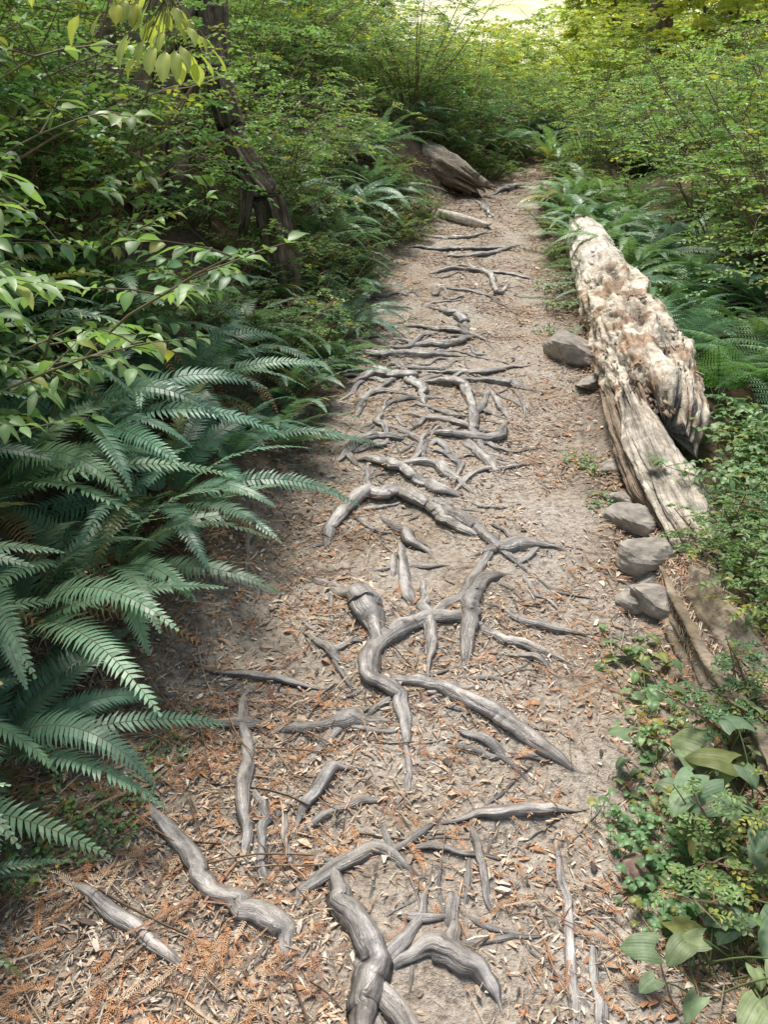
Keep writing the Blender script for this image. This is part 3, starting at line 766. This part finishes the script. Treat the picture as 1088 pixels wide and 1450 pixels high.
for (x,y,s) in [(1.6,3.75,.85),(1.95,3.9,1.0),(1.5,4.15,.75),(1.8,3.3,.85),(2.1,3.5,.95)]: put("lady_fern",LADY,x,y,s)
for (x,y,s) in [(1.5,2.9,.6),(1.35,2.6,.5),(2.0,5.3,.6)]: put("broadleaf_shrub",SHR,x,y,s)
n=0
while n<40:
    y=R.uniform(4.8,12.0); x=XR(y)+R.uniform(.03,.5)
    if y<6.6 and x>XR(y)+.12: continue
    put("low_shrub",LOW,x,y,R.uniform(.5,1.0) if y>6.6 else .42); n+=1
for (u,v,s) in [(830,640,.6),(860,700,.5),(800,430,.9),(790,400,.9),(785,460,.7),(1030,640,1.2),(1060,620,1.3),(1080,680,1.3),(1070,700,1.1),(1095,740,1.2),(1050,780,.8),(1075,830,.9),(930,1160,.8),(960,1200,.8),(950,1120,.8),(935,1235,.6),(970,1260,.7),(1080,880,.8),(950,1010,.6)]:
    p=P(u,v,.05); put("redwood_sorrel",SOR,p.x,p.y,s,.1 if u>1000 and v<900 else 0)
for (u,v,s) in [(1040,600,1.3),(1065,640,1.5),(1090,700,1.5),(1055,660,1.2),(1090,640,1.5),(1070,730,1.2),(1095,780,1.2),(1080,820,1.1),(900,900,1.1),(925,895,1.2),(905,945,1.0),(903,1000,.8),(935,960,.9),(920,1050,.8),(935,1110,.8),(940,1190,.7),(955,1290,.6),(840,650,.6),(870,690,.5),(1085,930,.8)]:
    p=P(u,v,.05); put("woodland_ivy",IVY,p.x,p.y,s,.12 if v<940 and u>990 else 0)
for (u,v,s) in [(990,1120,.95),(1045,1090,.95),(1080,1150,1.0),(1025,1335,.95),(1070,1370,1.0),(1090,1280,1.0),(1005,1375,.75),(1000,1070,.7),(1050,1180,.8)]:
    p=P(u,v,.05); put("false_lily_plant",LILY,p.x,p.y,s,.02)
for (u,v,s) in [(1070,830,.6),(1095,900,.7),(1060,1030,.5),(1045,770,.5),(1040,1230,.5)]:
    p=P(u,v,.05); put("huckleberry_sprout",[LOW[0],LOW[1]],p.x,p.y,s*1.3,.05)
for (u,v,s) in [(60,1180,.9),(120,1170,.8),(20,1200,.9),(160,1165,.6),(30,1240,.5),(230,1060,.6),(100,1140,.8),(180,1110,.7),(270,1000,.5),(40,1130,.9)]:
    p=P(u,v,.03); put("redwood_sorrel",SOR,p.x,p.y,s*.6)
n=0
while n<125:
    y=R.uniform(12.2,30) if n<85 else R.uniform(28,60); x=R.uniform(-.58,.58)*y; s=R.uniform(.7,1.15)
    gap=-.02<x/y<.19
    if gap and y>24: continue
    if gap: s*=.78
    if y>28: s*=1.9
    put("understory_shrub",FAR if y>14.5 or R.random()<.4 else BUSHL,x,y,s if y>15 else s*.75,-.05); n+=1
for (u,y,s) in [(560,17,.75),(600,19,.8),(640,18,.7),(680,20,.85),(720,18,.75),(760,19,.85),(700,23,.9),(610,23,.9),(650,28,1.1),(740,27,1.1),(580,28,1.2),(790,24,1.0)]:
    d=ray(u,60); put("understory_shrub",FAR,d.x/d.y*y,y,s)
n=0
while n<34:
    y=R.uniform(11.3,15.5); x=R.uniform(.2,3.6)+.02*y
    put("sword_fern",FERNL+FERN,x,y,R.uniform(.8,1.2)); n+=1
def make_tree(seed,H=13,r=.3,h0=3.0,nb=34,col=(.26,.38,.08)):
    R=random.Random(seed); mb=build_log("t",[Vector((0,0,-.4)),Vector((0,0,1)),Vector((.1,0,H*.5)),Vector((.15,.1,H))],[r*1.35,r,r*.7,.03],M_bark,seed*1.0,.14,None,0,32,.25,lambda th,f,p,m:(1.5,1.3,1.1))
    mb.M=[0]*len(mb.F)
    for b in range(nb):
        z=h0+(H-h0)*(b/nb); a=b*2.4; L=(1-.7*b/nb)*.2*H*R.uniform(.7,1.1)
        pts,ds=stem(mb,R,Vector((0,0,z)),Vector((math.cos(a),math.sin(a),.15)),L,.035*H/13,.006,7,Vector((0,0,-.5)),.06,(.14,.10,.07))
        for j in range(1,8):
            for q in range(6):
                a2=a+R.choice([-1,1])*R.uniform(.3,1.3); td=Vector((math.cos(a2),math.sin(a2),R.uniform(-.6,.3))).normalized(); sd=td.cross(Vector((0,0,1))).normalized(); c=gcol(R,col,.3,.3); tl=R.uniform(.25,.6)
                for l in range(6):
                    kite(mb,pts[j]+td*tl*l/6,(td*.6+sd*(1 if l%2 else -1)+rv(R,.3)).normalized(),(Vector((0,0,1))+rv(R,.5)).normalized(),.13,.07,c)
    return mb
TR=[make_tree(500,13,.28,5).mesh("redwood_tree",[M_bark,M_leaf],False),make_tree(502,7,.05,.6,46,(.42,.52,.15)).mesh("maple_tree",[M_bark,M_leaf],False)]  # maple leaf colour brightened and yellowed to look sunlit
for (u,y,k,s) in [(425,15,1,.9),(935,16,0,.75),(1040,15,1,1.0),(300,21,0,.9),(412,19,0,.55),(130,19,1,1),(870,25,1,1.0),(470,26,1,1.0),(500,38,1,1.0),(880,31,1,1.3),(850,50,1,1.0),(380,24,1,1.1),(1000,24,1,1.1),(440,36,1,1.5),(870,36,1,1.2),(200,30,1,1.5),(930,40,1,1.6),(330,36,1,1.6),(1060,34,1,1.6),(450,50,1,1.7),(900,52,1,1.8),(545,30,1,.6),(815,28,1,.7)]:
    d=ray(u,60); x=d.x/d.y*y; put("redwood_tree" if k==0 else "young_maple_tree",[TR[k]],x,y,s,tilt=.02)
mb=MB(); Rr=random.Random(5)
b0=Vector((-1.75,2.5,G0(-1.75,2.5)-.05)); cp=[b0,Vector((-1.6,2.45,1.6)),Vector((-1.2,2.35,2.10)),Vector((-.85,2.25,2.10)),Vector((-.5,2.2,1.90))]
cc,rr=catmull(cp,[.014,.012,.009,.006,.003],.05); rings(mb,cc,rr,6,lambda th,s,i:(1,0,1),(.12,.09,.05))
mb.M=[0]*len(mb.F)
for k in range(60):
    i=len(cc)-1-int(Rr.random()**1.8*8); a=Rr.uniform(0,6.283)
    pts,ds=stem(mb,Rr,cc[i],Vector((math.cos(a)*.6,math.sin(a)*.6,-.7)),Rr.uniform(.03,.17),.0016,.001,3,Vector((0,0,-.3)),.05,(.2,.2,.07),3)
    d=Vector((math.cos(a)*.6,math.sin(a)*.6,-.8)).normalized()
    broad(mb,pts[-1],d,Vector((math.cos(a),math.sin(a),.8)).normalized(),Rr.uniform(.045,.085),Rr.uniform(.025,.04),gcol(Rr,(.40,.50,.16),.25,.1),.15,False,4,6)
obj("maple_sapling",mb.mesh("maple_sapling",mbd,True))
# ---------------------------------------------------------------- light, world, camera
el=math.radians(67); az=math.radians(-18)
sdir=Vector((math.sin(az)*math.cos(el),math.cos(az)*math.cos(el),math.sin(el)))
L=bpy.data.lights.new("sun","SUN"); L.energy=5.0; L.angle=math.radians(18); L.color=(1,.955,.87)
so=bpy.data.objects.new("sun",L); bpy.context.scene.collection.objects.link(so); so.rotation_euler=sdir.to_track_quat('Z','Y').to_euler()
w=bpy.data.worlds.new("World"); bpy.context.scene.world=w; w.use_nodes=True; nt=w.node_tree
bg=nt.nodes["Background"]; sk=nt.nodes.new("ShaderNodeTexSky"); sk.sky_type='NISHITA'; sk.sun_disc=False; sk.sun_elevation=el; sk.sun_rotation=az
mx=mix(nt,1.0,sk.outputs[0],(1.15,1.0,.84),'MULTIPLY'); nt.links.new(mx,bg.inputs[0]); bg.inputs[1].default_value=.15
cam=bpy.data.cameras.new("camera"); co=bpy.data.objects.new("camera",cam); bpy.context.scene.collection.objects.link(co)
co.location=(0,0,CAMZ); co.rotation_euler=(math.radians(90)-PITCH,0,0)
cam.sensor_fit='VERTICAL'; cam.sensor_height=24; cam.lens=24*FPX/1450; cam.clip_start=.02; cam.clip_end=500
sc=bpy.context.scene; sc.camera=co
sc.view_settings.view_transform='Standard'; sc.view_settings.look='None'; sc.view_settings.exposure=0
